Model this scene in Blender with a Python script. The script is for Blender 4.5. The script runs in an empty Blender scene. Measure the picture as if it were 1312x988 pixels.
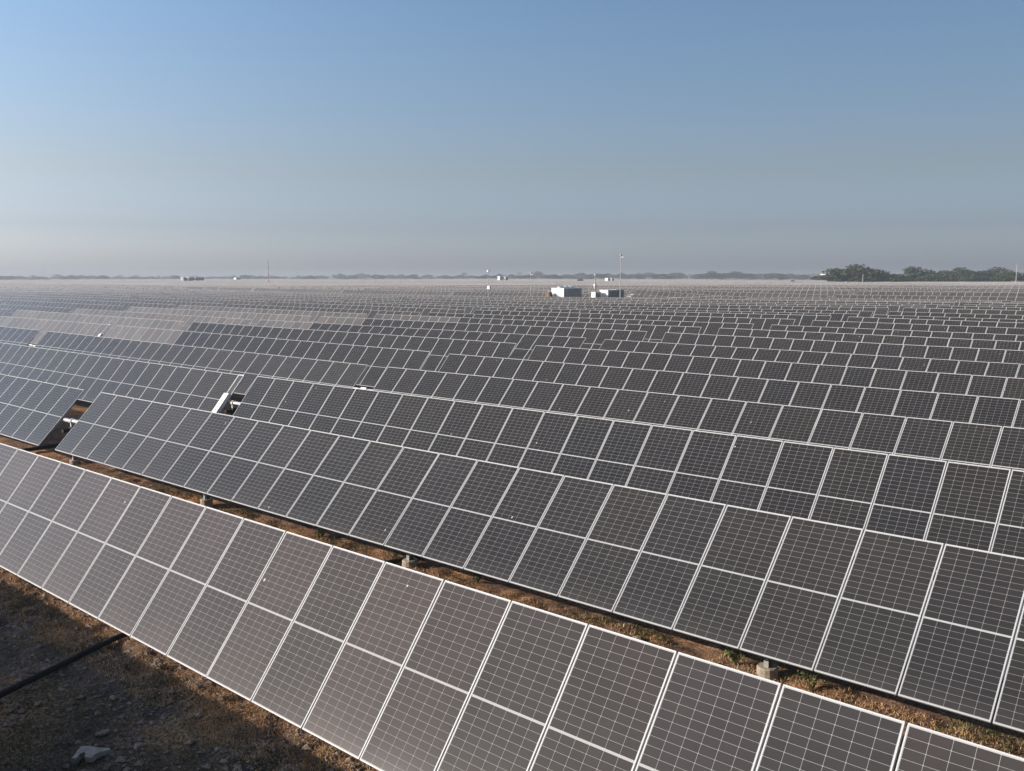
import bpy, bmesh, math, random
import numpy as np
from mathutils import Vector, Matrix, Euler

C = bpy.context.scene.collection
SC = bpy.context.scene
R = math.radians
rng = np.random.default_rng(11)
random.seed(5)

# ---------------------------------------------------------------- camera, sky, sun, exposure
FPX, PITCH, YAW, CAMZ = 1217.8, R(6.48686), R(42.37918), 6.05
cam_d = bpy.data.cameras.new("camera")
cam = bpy.data.objects.new("camera", cam_d); C.objects.link(cam)
cam_d.sensor_fit = 'HORIZONTAL'; cam_d.sensor_width = 36.0
cam_d.lens = 36.0 * FPX / 1312.0
cam_d.clip_start = 0.1; cam_d.clip_end = 9000
cam.location = (0, 0, CAMZ)
cam.rotation_euler = (R(90) - PITCH, 0, YAW)
SC.camera = cam

SUN = Vector((-0.66, -0.75, 0.385)).normalized()
SUN_EL = math.asin(SUN.z); SUN_ROT = math.atan2(SUN.x, SUN.y)
w = bpy.data.worlds.new("World"); SC.world = w; w.use_nodes = True
nt = w.node_tree; nt.nodes.clear()
wo = nt.nodes.new("ShaderNodeOutputWorld"); bg = nt.nodes.new("ShaderNodeBackground")
sky = nt.nodes.new("ShaderNodeTexSky"); sky.sky_type = 'NISHITA'; sky.sun_disc = False
sky.sun_elevation = SUN_EL; sky.sun_rotation = SUN_ROT
sky.air_density = 1.0; sky.dust_density = 2.2; sky.ozone_density = 1.5; sky.altitude = 100
# hazy air tints the sky by height and makes it paler on the sun's side
def _n(t, **k):
    x = nt.nodes.new(t)
    for a_, b_ in k.items(): setattr(x, a_, b_)
    return x
_tc = _n("ShaderNodeTexCoord"); _sx = _n("ShaderNodeSeparateXYZ"); nt.links.new(_tc.outputs['Generated'], _sx.inputs[0])
_rp = _n("ShaderNodeValToRGB"); nt.links.new(_sx.outputs[2], _rp.inputs[0])
for _e, (_p, _c) in zip([_rp.color_ramp.elements[0], _rp.color_ramp.elements.new(0.05), _rp.color_ramp.elements.new(0.105), _rp.color_ramp.elements.new(0.25), _rp.color_ramp.elements[-1]],
        ((0.0, (1.95, 2.25, 3.4)), (0.05, (1.15, 1.25, 1.76)), (0.105, (1.15, 1.11, 1.23)), (0.25, (1.12, 1.26, 1.40)), (0.8, (0.95, 1.08, 1.2)))):
    _e.position = _p; _e.color = (*_c, 1)
_dt = _n("ShaderNodeVectorMath", operation='DOT_PRODUCT'); nt.links.new(_tc.outputs['Generated'], _dt.inputs[0]); _dt.inputs[1].default_value = Vector((SUN.x, SUN.y, 0)).normalized()
_ma = _n("ShaderNodeMath", operation='MULTIPLY_ADD'); nt.links.new(_dt.outputs['Value'], _ma.inputs[0]); _ma.inputs[1].default_value = 0.50; _ma.inputs[2].default_value = 0.98
_m1 = _n("ShaderNodeMix", data_type='RGBA', blend_type='MULTIPLY'); _m1.inputs[0].default_value = 1; nt.links.new(sky.outputs[0], _m1.inputs[6]); nt.links.new(_rp.outputs[0], _m1.inputs[7])
_m2 = _n("ShaderNodeVectorMath", operation='SCALE'); nt.links.new(_m1.outputs[2], _m2.inputs[0]); nt.links.new(_ma.outputs[0], _m2.inputs['Scale'])
nt.links.new(_m2.outputs[0], bg.inputs[0]); nt.links.new(bg.outputs[0], wo.inputs[0])
bg.inputs[1].default_value = 0.09
sl = bpy.data.lights.new("sun", 'SUN'); sl.energy = 5.0; sl.angle = R(0.5); sl.color = (1.0, 0.92, 0.83)
so = bpy.data.objects.new("sun", sl); C.objects.link(so)
so.rotation_euler = SUN.to_track_quat('Z', 'Y').to_euler()
SC.view_settings.view_transform = 'Standard'; SC.view_settings.look = 'None'
SC.view_settings.exposure = 0.415; SC.view_settings.gamma = 1.0
SC.view_settings.use_curve_mapping = False
SC.cycles.max_bounces = 6; SC.cycles.volume_bounces = 1
SC.cycles.transparent_max_bounces = 8

# ---------------------------------------------------------------- small helpers
def ray(px, py):
    a = (px - 656) / FPX; v = -(py - 494) / FPX
    b = math.cos(PITCH) + v * math.sin(PITCH); c = -math.sin(PITCH) + v * math.cos(PITCH)
    return Vector((a * math.cos(YAW) - b * math.sin(YAW), a * math.sin(YAW) + b * math.cos(YAW), c))
def at_depth(px, D):
    """ground-plan point seen in column px at horizontal distance D"""
    r = ray(px, 356); r.z = 0; r.normalize()
    return r.x * D, r.y * D
def z_at(px, py, x, y):
    r = ray(px, py); h = math.hypot(r.x, r.y)
    return CAMZ + r.z / h * math.hypot(x, y)

def tag(o, label=None, cat=None, group=None, kind=None):
    if label: o['label'] = label
    if cat: o['category'] = cat
    if group: o['group'] = group
    if kind: o['kind'] = kind
    return o
def empty(name, loc, rot=(0, 0, 0)):
    o = bpy.data.objects.new(name, None); C.objects.link(o)
    o.empty_display_size = 0.3; o.location = loc; o.rotation_euler = rot
    return o

class MB:
    """collects faces with materials; builds ONE mesh object"""
    def __init__(s): s.v = []; s.f = []; s.m = []; s.uv = []; s.smooth = []
    def quad(s, pts, mi=0, uv=None, sm=False):
        n = len(s.v); s.v += [tuple(p) for p in pts]; s.f.append(tuple(range(n, n + len(pts)))); s.m.append(mi)
        s.uv.append(uv if uv else [(0.5, 0.5)] * len(pts)); s.smooth.append(sm)
    def box(s, c, size, mi=0, M=None, taper=None):
        x, y, z = size[0] / 2, size[1] / 2, size[2] / 2
        P = [Vector((a * x, b * y, d * z)) for a in (-1, 1) for b in (-1, 1) for d in (-1, 1)]
        P = [(M @ p if M else p) + Vector(c) for p in P]
        for q in ((0, 1, 3, 2), (4, 6, 7, 5), (0, 4, 5, 1), (2, 3, 7, 6), (0, 2, 6, 4), (1, 5, 7, 3)):
            s.quad([P[i] for i in q], mi)
    def tube(s, pts, rad, n=10, mi=0, cap=True):
        pts = [Vector(p) for p in pts]; rings = []
        rads = rad if hasattr(rad, '__len__') else [rad] * len(pts)
        for i, p in enumerate(pts):
            t = (pts[min(i + 1, len(pts) - 1)] - pts[max(i - 1, 0)]).normalized()
            a = t.cross(Vector((0, 0, 1)) if abs(t.z) < 0.9 else Vector((1, 0, 0))).normalized(); b = t.cross(a)
            rings.append([p + (a * math.cos(2 * math.pi * k / n) + b * math.sin(2 * math.pi * k / n)) * rads[i] for k in range(n)])
        for i in range(len(rings) - 1):
            for k in range(n):
                s.quad([rings[i][k], rings[i][(k + 1) % n], rings[i + 1][(k + 1) % n], rings[i + 1][k]], mi, sm=True)
        if cap:
            s.quad(rings[0][::-1], mi); s.quad(rings[-1], mi)
    def mesh(s, name, mats):
        me = bpy.data.meshes.new(name); me.from_pydata(s.v, [], s.f)
        for m in (mats if isinstance(mats, (list, tuple)) else [mats]): me.materials.append(m)
        me.polygons.foreach_set('material_index', s.m)
        me.polygons.foreach_set('use_smooth', s.smooth)
        ul = me.uv_layers.new(name='UVMap')
        ul.data.foreach_set('uv', np.array([c for u in s.uv for c in u], dtype=np.float32).ravel())
        me.update(); return me
    def build(s, name, mats, parent=None):
        return link(name, s.mesh(name, mats), parent)
def link(name, me, parent=None, loc=(0, 0, 0), rot=(0, 0, 0)):
    o = bpy.data.objects.new(name, me); C.objects.link(o)
    o.location = loc; o.rotation_euler = rot
    if parent: o.parent = parent
    return o

# ---------------------------------------------------------------- node helpers / materials
def new_mat(name):
    m = bpy.data.materials.new(name); m.use_nodes = True
    n = m.node_tree; b = n.nodes['Principled BSDF']
    return m, n, b
def N(n, t, **kw):
    x = n.nodes.new(t)
    for k, v in kw.items(): setattr(x, k, v)
    return x
def sock(n, i, v):
    if hasattr(v, 'node'): n.links.new(v, i)
    else: i.default_value = v
def mth(n, op, a, b=0.0, c=None):
    x = N(n, 'ShaderNodeMath', operation=op)
    sock(n, x.inputs[0], a); sock(n, x.inputs[1], b)
    if c is not None: sock(n, x.inputs[2], c)
    return x.outputs[0]
def mixc(n, f, a, b, blend='MIX'):
    x = N(n, 'ShaderNodeMix', data_type='RGBA', blend_type=blend)
    sock(n, x.inputs[0], f); sock(n, x.inputs[6], a); sock(n, x.inputs[7], b)
    return x.outputs[2]
def rgb(r, g, b): return (r, g, b, 1.0)
def noise(n, vec, scale, detail=4, rough=0.55):
    x = N(n, 'ShaderNodeTexNoise'); x.inputs['Scale'].default_value = scale
    x.inputs['Detail'].default_value = detail; x.inputs['Roughness'].default_value = rough
    if vec: n.links.new(vec, x.inputs['Vector'])
    return x
def ramp(n, f, stops):
    x = N(n, 'ShaderNodeValToRGB'); n.links.new(f, x.inputs[0])
    e = x.color_ramp.elements
    while len(e) < len(stops): e.new(0.5)
    for s, (p, c) in zip(e, stops): s.position = p; s.color = c
    return x.outputs[0]

def simple(name, col, rough=0.6, metal=0.0, var=0.12, scale=6.0, bump=0.0):
    m, n, b = new_mat(name)
    tc = N(n, 'ShaderNodeTexCoord')
    ns = noise(n, tc.outputs['Object'], scale)
    dark = tuple(c * (1 - var * 1.6) for c in col); lite = tuple(min(1, c * (1 + var)) for c in col)
    c = ramp(n, ns.outputs[0], [(0.3, rgb(*dark)), (0.7, rgb(*lite))])
    n.links.new(c, b.inputs['Base Color'])
    b.inputs['Roughness'].default_value = rough; b.inputs['Metallic'].default_value = metal
    if bump:
        bp = N(n, 'ShaderNodeBump'); bp.inputs['Strength'].default_value = bump; bp.inputs['Distance'].default_value = 0.02
        n.links.new(noise(n, tc.outputs['Object'], scale * 5).outputs[0], bp.inputs['Height'])
        n.links.new(bp.outputs[0], b.inputs['Normal'])
    return m

PW, PL, PG = 1.129, 2.328, 0.025      # panel width, length, gap to its neighbour
PITCHX = PW + PG

def panel_material(name, frame):
    """glass over half-cut cells. u counts panels, v runs along one panel. frame: border width (m) drawn as metal (distant tables)"""
    m, n, b = new_mat(name)
    uv = N(n, 'ShaderNodeUVMap'); sx = N(n, 'ShaderNodeSeparateXYZ'); n.links.new(uv.outputs[0], sx.inputs[0])
    U, V = sx.outputs[0], sx.outputs[1]
    oi = N(n, 'ShaderNodeObjectInfo')
    fu = mth(n, 'FRACT', U); ci = mth(n, 'FLOOR', U)
    wn = N(n, 'ShaderNodeTexWhiteNoise', noise_dimensions='2D')
    cv = N(n, 'ShaderNodeCombineXYZ'); n.links.new(ci, cv.inputs[0]); n.links.new(mth(n, 'MULTIPLY', oi.outputs['Random'], 917.0), cv.inputs[1])
    n.links.new(cv.outputs[0], wn.inputs['Vector'])
    rs = N(n, 'ShaderNodeSeparateColor'); n.links.new(wn.outputs['Color'], rs.inputs[0])
    r1, r2, r3 = rs.outputs
    # cells
    mu = 0.016
    au = mth(n, 'MULTIPLY', mth(n, 'SUBTRACT', fu, mu), 6.0 / (1 - 2 * mu))
    du = mth(n, 'PINGPONG', au, 0.5)
    vh = mth(n, 'ABSOLUTE', mth(n, 'SUBTRACT', V, 0.5))
    g, mv = 0.0055, 0.0105
    av = mth(n, 'MULTIPLY', mth(n, 'SUBTRACT', vh, g), 12.0 / (0.5 - g - mv))
    dv = mth(n, 'PINGPONG', av, 0.5)
    lu = mth(n, 'LESS_THAN', du, 0.0105)
    lv = mth(n, 'LESS_THAN', dv, 0.018)
    dia = mth(n, 'LESS_THAN', mth(n, 'ADD', mth(n, 'MULTIPLY', du, 0.18), mth(n, 'MULTIPLY', dv, 0.0935)), 0.0085)
    mid = mth(n, 'LESS_THAN', vh, g)
    mgu = mth(n, 'GREATER_THAN', mth(n, 'ABSOLUTE', mth(n, 'SUBTRACT', fu, 0.5)), 0.5 - mu)
    mgv = mth(n, 'GREATER_THAN', vh, 0.5 - mv)
    white = mth(n, 'MAXIMUM', mth(n, 'MAXIMUM', mid, mgu), mgv)
    thin = mth(n, 'MAXIMUM', mth(n, 'MAXIMUM', lu, lv), dia)
    # per-cell tone
    w2 = N(n, 'ShaderNodeTexWhiteNoise', noise_dimensions='3D')
    c2 = N(n, 'ShaderNodeCombineXYZ'); n.links.new(mth(n, 'FLOOR', au), c2.inputs[0]); n.links.new(mth(n, 'FLOOR', mth(n, 'MULTIPLY', V, 24.0)), c2.inputs[1]); n.links.new(mth(n, 'MULTIPLY', r1, 77.0), c2.inputs[2])
    n.links.new(c2.outputs[0], w2.inputs['Vector'])
    cell = mixc(n, r1, rgb(0.0145, 0.0146, 0.0165), rgb(0.0172, 0.0160, 0.0160))
    cell = mixc(n, 1.0, cell, mixc(n, w2.outputs['Value'], rgb(0.86, 0.86, 0.88), rgb(1.14, 1.14, 1.12)), 'MULTIPLY')
    col = mixc(n, mth(n, 'MULTIPLY', thin, 0.9), cell, rgb(0.27, 0.268, 0.266))
    col = mixc(n, white, col, rgb(0.34, 0.34, 0.34))
    # dust film: amount per table (object colour, far haze paling painted in), per panel and blotchy, more along the lower edge
    geo = N(n, 'ShaderNodeNewGeometry')
    ns = noise(n, geo.outputs['Position'], 0.9, 5, 0.6)
    oc = N(n, 'ShaderNodeSeparateColor'); n.links.new(oi.outputs['Color'], oc.inputs[0])
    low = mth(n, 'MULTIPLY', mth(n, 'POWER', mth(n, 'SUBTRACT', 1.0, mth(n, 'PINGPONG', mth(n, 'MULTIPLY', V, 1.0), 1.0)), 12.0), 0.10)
    dust_paling = mth(n, 'MULTIPLY', mth(n, 'MULTIPLY', oc.outputs[0], 0.76), mth(n, 'MULTIPLY_ADD', r2, 0.36, 0.82))
    dust_paling = mth(n, 'MULTIPLY', dust_paling, mth(n, 'MULTIPLY_ADD', ns.outputs[0], 0.5, 0.75))
    dust_paling = mth(n, 'MINIMUM', mth(n, 'ADD', dust_paling, low), 0.85)
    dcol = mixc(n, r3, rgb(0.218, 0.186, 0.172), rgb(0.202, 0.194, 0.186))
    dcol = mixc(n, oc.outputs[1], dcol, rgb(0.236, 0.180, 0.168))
    col = mixc(n, dust_paling, col, dcol)
    # sparse bird droppings
    vo = N(n, 'ShaderNodeTexVoronoi', voronoi_dimensions='2D'); vo.inputs['Scale'].default_value = 0.42
    vc = N(n, 'ShaderNodeCombineXYZ'); n.links.new(mth(n, 'MULTIPLY_ADD', U, 1.154, mth(n, 'MULTIPLY', oi.outputs['Random'], 350.0)), vc.inputs[0]); n.links.new(mth(n, 'MULTIPLY', V, 1.7), vc.inputs[1])
    n.links.new(vc.outputs[0], vo.inputs['Vector'])
    drop = mth(n, 'LESS_THAN', vo.outputs['Distance'], mth(n, 'MULTIPLY_ADD', ns.outputs[0], 0.02, -0.004))
    col = mixc(n, mth(n, 'MULTIPLY', drop, 0.75), col, rgb(0.5, 0.5, 0.48))
    rough = mth(n, 'MULTIPLY_ADD', dust_paling, 0.4, 0.07)
    if frame:
        fm = mth(n, 'MAXIMUM', mth(n, 'GREATER_THAN', mth(n, 'ABSOLUTE', mth(n, 'SUBTRACT', fu, 0.5)), 0.5 - frame / PW),
                 mth(n, 'GREATER_THAN', vh, 0.5 - frame / PL))
        col = mixc(n, fm, col, rgb(0.37, 0.37, 0.37))
        rough = mth(n, 'MAXIMUM', rough, mth(n, 'MULTIPLY', fm, 0.4))
    n.links.new(col, b.inputs['Base Color']); n.links.new(rough, b.inputs['Roughness'])
    b.inputs['IOR'].default_value = 1.36; b.inputs['Specular IOR Level'].default_value = 0.2
    b.inputs['Sheen Weight'].default_value = 0.03; b.inputs['Sheen Tint'].default_value = rgb(0.9, 0.75, 0.65)
    b.inputs['Sheen Roughness'].default_value = 0.5
    return m
M_PANEL = panel_material("cell_glass", 0)
M_PANELF = panel_material("framed_cell_glass", 0.020)
M_FRAME = simple("anodised_frame", (0.40, 0.40, 0.40), 0.5, 0.0, 0.05, 3)
M_BACK = simple("backsheet", (0.40, 0.40, 0.40), 0.6)
M_GALV = simple("galvanised_steel", (0.40, 0.40, 0.39), 0.45, 0.35, 0.12, 9)
M_CONC = simple("concrete", (0.34, 0.28, 0.21), 0.9, 0, 0.18, 9, 0.5)
M_WHITE = simple("white_paint", (0.62, 0.62, 0.60), 0.5, 0, 0.05, 2)
M_BLACK = simple("black_plastic", (0.005, 0.005, 0.005), 0.85, 0, 0.2, 12)
M_DARK = simple("dark_grey_metal", (0.29, 0.29, 0.28), 0.5, 0.2, 0.15, 3)
M_STONE = simple("stone", (0.27, 0.20, 0.155), 0.9, 0, 0.25, 14, 0.4)
M_ORANGE = simple("rusty_orange", (0.16, 0.085, 0.045), 0.7, 0, 0.2, 3)

# ---------------------------------------------------------------- terrain: tube height over the field
def row_y(k):   # y of the tube of row k
    return {0: 7.365, 1: 13.01, 2: 18.62, 3: 24.27, -1: 1.66}.get(k, 7.41 + 5.61 * k)
obs = []
for k, z in ((0, -4.752), (1, -4.580), (2, -4.497), (3, -4.47)):
    for X in (-40, -30, -20, -10, 0): obs.append((X, row_y(k), z))
for X in (-40, -20, 0): obs.append((X, 1.66, -4.80))
_top = {1250: [(6, -12.2, -3.39), (7, -13.9, -3.33), (8, -15.6, -3.25), (9, -17.2, -3.21), (10, -18.9, -3.1), (11, -20.6, -2.98), (12, -22.2, -2.95), (13, -23.9, -2.85), (14, -25.6, -2.7), (15, -27.2, -2.6), (16, -28.9, -2.58), (17, -30.6, -2.56)],
 1000: [(6, -20.9, -3.35), (7, -23.7, -3.26), (8, -26.6, -3.17), (9, -29.4, -3.12), (10, -32.2, -3.01), (11, -35, -2.9), (12, -37.9, -2.87), (13, -40.7, -2.8), (14, -43.5, -2.79), (15, -46.3, -2.78)],
 750: [(5, -28.2, -3.41), (6, -32.6, -3.3), (7, -37, -3.2), (8, -41.4, -3.18), (9, -45.8, -3.13), (10, -50.2, -3.06), (11, -54.5, -3.02), (12, -58.9, -3.02), (13, -63.3, -2.96), (14, -67.7, -2.87), (15, -72.1, -2.82), (16, -76.5, -2.77), (17, -80.8, -2.74)],
 500: [(4, -36, -3.45), (5, -42.7, -3.33), (6, -49.3, -3.23), (7, -55.9, -3.18), (8, -62.5, -3.17), (9, -69.1, -3.11), (10, -75.7, -3.01), (11, -82.3, -2.95), (12, -88.9, -2.94)],
 250: [(3, -44.8, -3.55), (4, -54.8, -3.39), (5, -64.8, -3.28), (6, -74.8, -3.25), (7, -84.8, -3.14), (8, -94.8, -3.08), (9, -104.8, -2.92)],
 50: [(2, -50.2, -3.56), (3, -64.5, -3.38), (4, -78.9, -3.31), (5, -93.2, -3.15), (6, -107.6, -3.06), (7, -122, -2.95), (8, -136.4, -2.82), (9, -150.7, -2.75), (10, -165, -2.65), (11, -179.4, -2.57)]}
for x_, l in _top.items():
    for k, X, z in l: obs.append((X, row_y(k), z - 0.87))
obs = np.array(obs)
def base_t(X, Y):
    X = np.asarray(X, float); Y = np.asarray(Y, float)
    u = X * 0.0 + np.clip((Y - 5) / 95, 0, 1)
    t = -4.55 + 1.0 * u
    far = -2.75 - 0.35 * np.sin(Y / 47.0 + X / 160.0) - 0.25 * np.sin(Y / 21.0 - X / 95 + 1.3)
    yv = 114 + np.clip((X + 100) * 0.6, 0, 19)
    s = np.clip((Y - yv + 10) / 24, 0, 1); s = s * s * (3 - 2 * s)
    t = t * (1 - s) + far * s
    # shallow valley with the track between the two blocks of rows
    right = 1 / (1 + np.exp(-(X + 215) / 25))
    return t - right * 1.5 * np.exp(-((Y - yv) / 7.0) ** 2)
def K(ax, ay, bx, by):
    return np.exp(-((ax[:, None] - bx[None]) / 34) ** 2 - ((ay[:, None] - by[None]) / 15) ** 2)
_r = obs[:, 2] - base_t(obs[:, 0], obs[:, 1])
_A = np.linalg.solve(K(obs[:, 0], obs[:, 1], obs[:, 0], obs[:, 1]) + 0.06 * np.eye(len(obs)), _r)
def tube_z(X, Y):
    X = np.atleast_1d(np.asarray(X, float)); Y = np.atleast_1d(np.asarray(Y, float))
    out = base_t(X, Y)
    near = (Y < 190) & (X > -330)
    if near.any(): out[near] += K(X[near], Y[near], obs[:, 0], obs[:, 1]) @ _A
    return out + CAMZ
HUB = 1.60
def ground_z(X, Y): return tube_z(X, Y) - HUB
def gz(x, y): return float(ground_z(x, y)[0])

_lat = {}
def vnoise(X, Y, s, seed):
    """smooth value noise, numpy"""
    x = X / s + 500; y = Y / s + 500
    xi = np.floor(x).astype(int); yi = np.floor(y).astype(int); fx = x - xi; fy = y - yi
    fx = fx * fx * (3 - 2 * fx); fy = fy * fy * (3 - 2 * fy)
    if seed not in _lat: _lat[seed] = np.random.default_rng(seed).random((1024, 1024))
    L = _lat[seed]; a = lambda i, j: L[(xi + i) % 1024, (yi + j) % 1024]
    return (a(0, 0) * (1 - fx) + a(1, 0) * fx) * (1 - fy) + (a(0, 1) * (1 - fx) + a(1, 1) * fx) * fy - 0.5
def micro(X, Y):
    return 0.15 * vnoise(X, Y, 1.7, 1) + 0.08 * vnoise(X, Y, 0.6, 2) + 0.12 * vnoise(X, Y, 0.25, 3)
def gzm(X, Y): return ground_z(X, Y) + micro(np.asarray(X, float), np.asarray(Y, float))

# ---------------------------------------------------------------- ground sheet
def ground():
    xs = np.concatenate([-np.geomspace(3900, 300, 28), np.arange(-290, -44, 6.0), np.arange(-44, -34, 1.0), np.arange(-34, 1.5, 0.11), np.arange(2, 20, 2.0), np.geomspace(22, 2200, 24)])
    ys = np.concatenate([-np.geomspace(600, 4, 14), np.arange(-2, 2.4, 0.4), np.arange(2.4, 14.2, 0.10), np.arange(14.4, 32, 0.6), np.arange(32, 200, 3.0), np.geomspace(204, 3900, 66)])
    GX, GY = np.meshgrid(xs, ys, indexing='ij')
    Z = gzm(GX.ravel(), GY.ravel())
    n, m = len(xs), len(ys)
    V = np.stack([GX.ravel(), GY.ravel(), Z], 1)
    i, j = np.meshgrid(np.arange(n - 1), np.arange(m - 1), indexing='ij')
    a = (i * m + j).ravel()
    F = np.stack([a, a + m, a + m + 1, a + 1], 1)
    me = bpy.data.meshes.new('ground')
    me.from_pydata(V.tolist(), [], F.tolist())
    me.polygons.foreach_set('use_smooth', [True] * len(F))
    mt, nn, b = new_mat('dry_soil')
    g = N(nn, 'ShaderNodeNewGeometry'); P = g.outputs['Position']
    n1 = noise(nn, P, 0.35, 6, 0.6); n2 = noise(nn, P, 3.2, 6, 0.65); n3 = noise(nn, P, 22.0, 5, 0.7)
    soil = ramp(nn, n2.outputs[0], [(0.25, rgb(0.052, 0.039, 0.032)), (0.5, rgb(0.115, 0.085, 0.068)), (0.75, rgb(0.215, 0.16, 0.127))])
    straw = ramp(nn, n3.outputs[0], [(0.3, rgb(0.13, 0.075, 0.04)), (0.7, rgb(0.38, 0.25, 0.14))])
    c = mixc(nn, ramp(nn, n1.outputs[0], [(0.48, rgb(0, 0, 0)), (0.66, rgb(1, 1, 1))]), soil, straw)
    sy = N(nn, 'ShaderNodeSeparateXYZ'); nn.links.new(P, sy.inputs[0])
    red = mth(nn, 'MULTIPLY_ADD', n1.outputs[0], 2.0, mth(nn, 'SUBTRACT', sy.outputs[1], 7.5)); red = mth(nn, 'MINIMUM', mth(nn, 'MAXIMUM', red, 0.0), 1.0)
    c = mixc(nn, red, c, mixc(nn, 1.0, c, rgb(1.55, 1.22, .97), 'MULTIPLY'))  # redder soil beyond the nearest row, its sunlit brightness painted in too
    sp = ramp(nn, n3.outputs[0], [(0.36, rgb(0.42, 0.42, 0.42)), (0.62, rgb(1.4, 1.4, 1.4))])
    c = mixc(nn, 1.0, c, sp, 'MULTIPLY')
    nn.links.new(c, b.inputs['Base Color']); b.inputs['Roughness'].default_value = 0.95
    b.inputs['Specular IOR Level'].default_value = 0.1
    bp = N(nn, 'ShaderNodeBump'); bp.inputs['Strength'].default_value = 0.8; bp.inputs['Distance'].default_value = 0.03
    nn.links.new(n3.outputs[0], bp.inputs['Height']); nn.links.new(bp.outputs[0], b.inputs['Normal'])
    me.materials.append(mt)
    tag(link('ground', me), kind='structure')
ground()

def track():
    """pale gravel track between the two blocks"""
    mt = simple('pale_gravel', (0.46, 0.40, 0.33), 0.95, 0, 0.2, 2.0, 0.4)
    mb = MB(); xs = np.arange(-240, 60, 4.0)
    yc = lambda x: 114 + np.clip((x + 100) * 0.6, 0, 19)
    for a, b_ in zip(xs[:-1], xs[1:]):
        for h0, h1 in ((-2.8, 0), (0, 2.8)):
            P = [(a, yc(a) + h0), (b_, yc(b_) + h0), (b_, yc(b_) + h1), (a, yc(a) + h1)]
            mb.quad([(p[0], p[1], gz(*p) + 0.14) for p in P], 0)
    tag(mb.build('gravel_road', mt), kind='structure')
track()

# ---------------------------------------------------------------- solar tracker tables
GAPX = {0: -32.25, 1: -31.5, 2: -30.95, 3: -30.35, 4: -32.55, 5: -32.1, 6: -32.0, 7: -31.7, 8: -31.35, 9: -30.7, 10: -30.4, 11: -30.2, -1: -31.6}
PERIOD, NP = 33.6, 28
TILT = {-1: 52, 0: 52.66, 1: 46.99, 2: 50.5, 3: 47.0, 4: 48.5, 5: 49, 6: 44, 7: 49.5, 8: 50.5, 9: 47, 10: 50, 11: 50.5, 12: 44}
OFF = 0.13

def panel_box(mb, x0, u0, M=None, fr=0.0, mi=(0, 1), wd=PW):
    """one panel slab in the tilted plane, top face at z=0"""
    T = (lambda p: M @ Vector(p)) if M else (lambda p: Vector(p))
    a, b, c, d, h = x0 + fr, x0 + wd - fr, -PL / 2 + fr, PL / 2 - fr, 0.034
    e0, e1 = u0 + fr / wd, u0 + 1 - fr / wd
    f0, f1 = fr / PL, 1 - fr / PL
    mb.quad([T((a, c, -.002)), T((b, c, -.002)), T((b, d, -.002)), T((a, d, -.002))], mi[0], [(e0, f0), (e1, f0), (e1, f1), (e0, f1)])
    if fr == 0:
        A, B, Cc, D = [(a, c), (b, c), (b, d), (a, d)]
        for p, q in ((A, B), (B, Cc), (Cc, D), (D, A)):
            mb.quad([T((*p, -h)), T((*q, -h)), T((*q, -.002)), T((*p, -.002))], mi[1])
        mb.quad([T((a, d, -h)), T((b, d, -h)), T((b, c, -h)), T((a, c, -h))], mi[2] if len(mi) > 2 else mi[1])
    else:
        mb.quad([T((a, d, -.012)), T((b, d, -.012)), T((b, c, -.012)), T((a, c, -.012))], mi[1])
def frame_mesh():
    mb = MB(); t, h = 0.014, 0.036; hw, hl = PW / 2, PL / 2
    for s in (-1, 1):
        mb.box((s * (hw - t / 2), 0, -h / 2), (t, PL, h))
        mb.box((0, s * (hl - t / 2), -h / 2), (PW - 2 * t, t, h))
    return mb.mesh('panel_frame', M_FRAME)
ME_FRAME = frame_mesh()
def glass_mesh(u0):
    mb = MB(); panel_box(mb, -PW / 2, u0, fr=0.014, mi=(0, 1)); return mb.mesh('solar_panel', [M_PANEL, M_BACK])
ME_GLASS = [glass_mesh(i) for i in range(NP)]
def whole_mesh(u0):
    mb = MB(); panel_box(mb, -PW / 2, u0, fr=0.0, mi=(0, 1, 2)); return mb.mesh('solar_panel', [M_PANELF, M_FRAME, M_BACK])
ME_WHOLE = [whole_mesh(i) for i in range(NP)]

def tube_mb(mb, tilt, mi=0, rails=True, n=12):
    s, c = math.sin(tilt), math.cos(tilt)
    y, z = OFF * s, HUB - OFF * c
    mb.tube([(-PERIOD / 2 + 0.02, y, z), (PERIOD / 2 - 0.02, y, z)], 0.066, n, mi)
    if rails:
        M = Matrix.Rotation(tilt, 4, 'X')
        for i in range(NP + 1):
            x = -NP * PITCHX / 2 + i * PITCHX
            x = min(max(x, -NP * PITCHX / 2 + 0.03), NP * PITCHX / 2 - 0.05)
            mb.box(M @ Vector((x, 0, -0.036 - 0.014)) + Vector((0, 0, HUB)), (0.05, 1.1, 0.026), mi, M.to_3x3())
def post_mb(mb, tilt, mi=0):
    y = OFF * math.sin(tilt); z = HUB - OFF * math.cos(tilt)
    for (cx, cy, sx, sy) in ((0, 0, .006, .15), (.04, .072, .08, .006), (.04, -.072, .08, .006)):
        mb.box((cx - .03, y + cy, z / 2 - .15), (sx, sy, z + .1 - .0), mi)
def footing_mb(mb, tilt, mi=0, seed=0):
    y = OFF * math.sin(tilt); n = 14; rr = np.random.default_rng(seed)
    ringb, ringt, ringm = [], [], []
    for k in range(n):
        a = 2 * math.pi * k / n; r = 0.165 * (1 + 0.05 * (rr.random() - .5))
        ringb.append(Vector((r * math.cos(a), y + r * math.sin(a), -0.3)))
        ringm.append(Vector((r * math.cos(a), y + r * math.sin(a), 0.19 + 0.02 * rr.random())))
        ringt.append(Vector((r * .9 * math.cos(a), y + r * .9 * math.sin(a), 0.212 + 0.012 * rr.random())))
    for A, B in ((ringb, ringm), (ringm, ringt)):
        for k in range(n): mb.quad([A[k], A[(k + 1) % n], B[(k + 1) % n], B[k]], mi, sm=True)
    mb.quad(ringt, mi)
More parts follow.
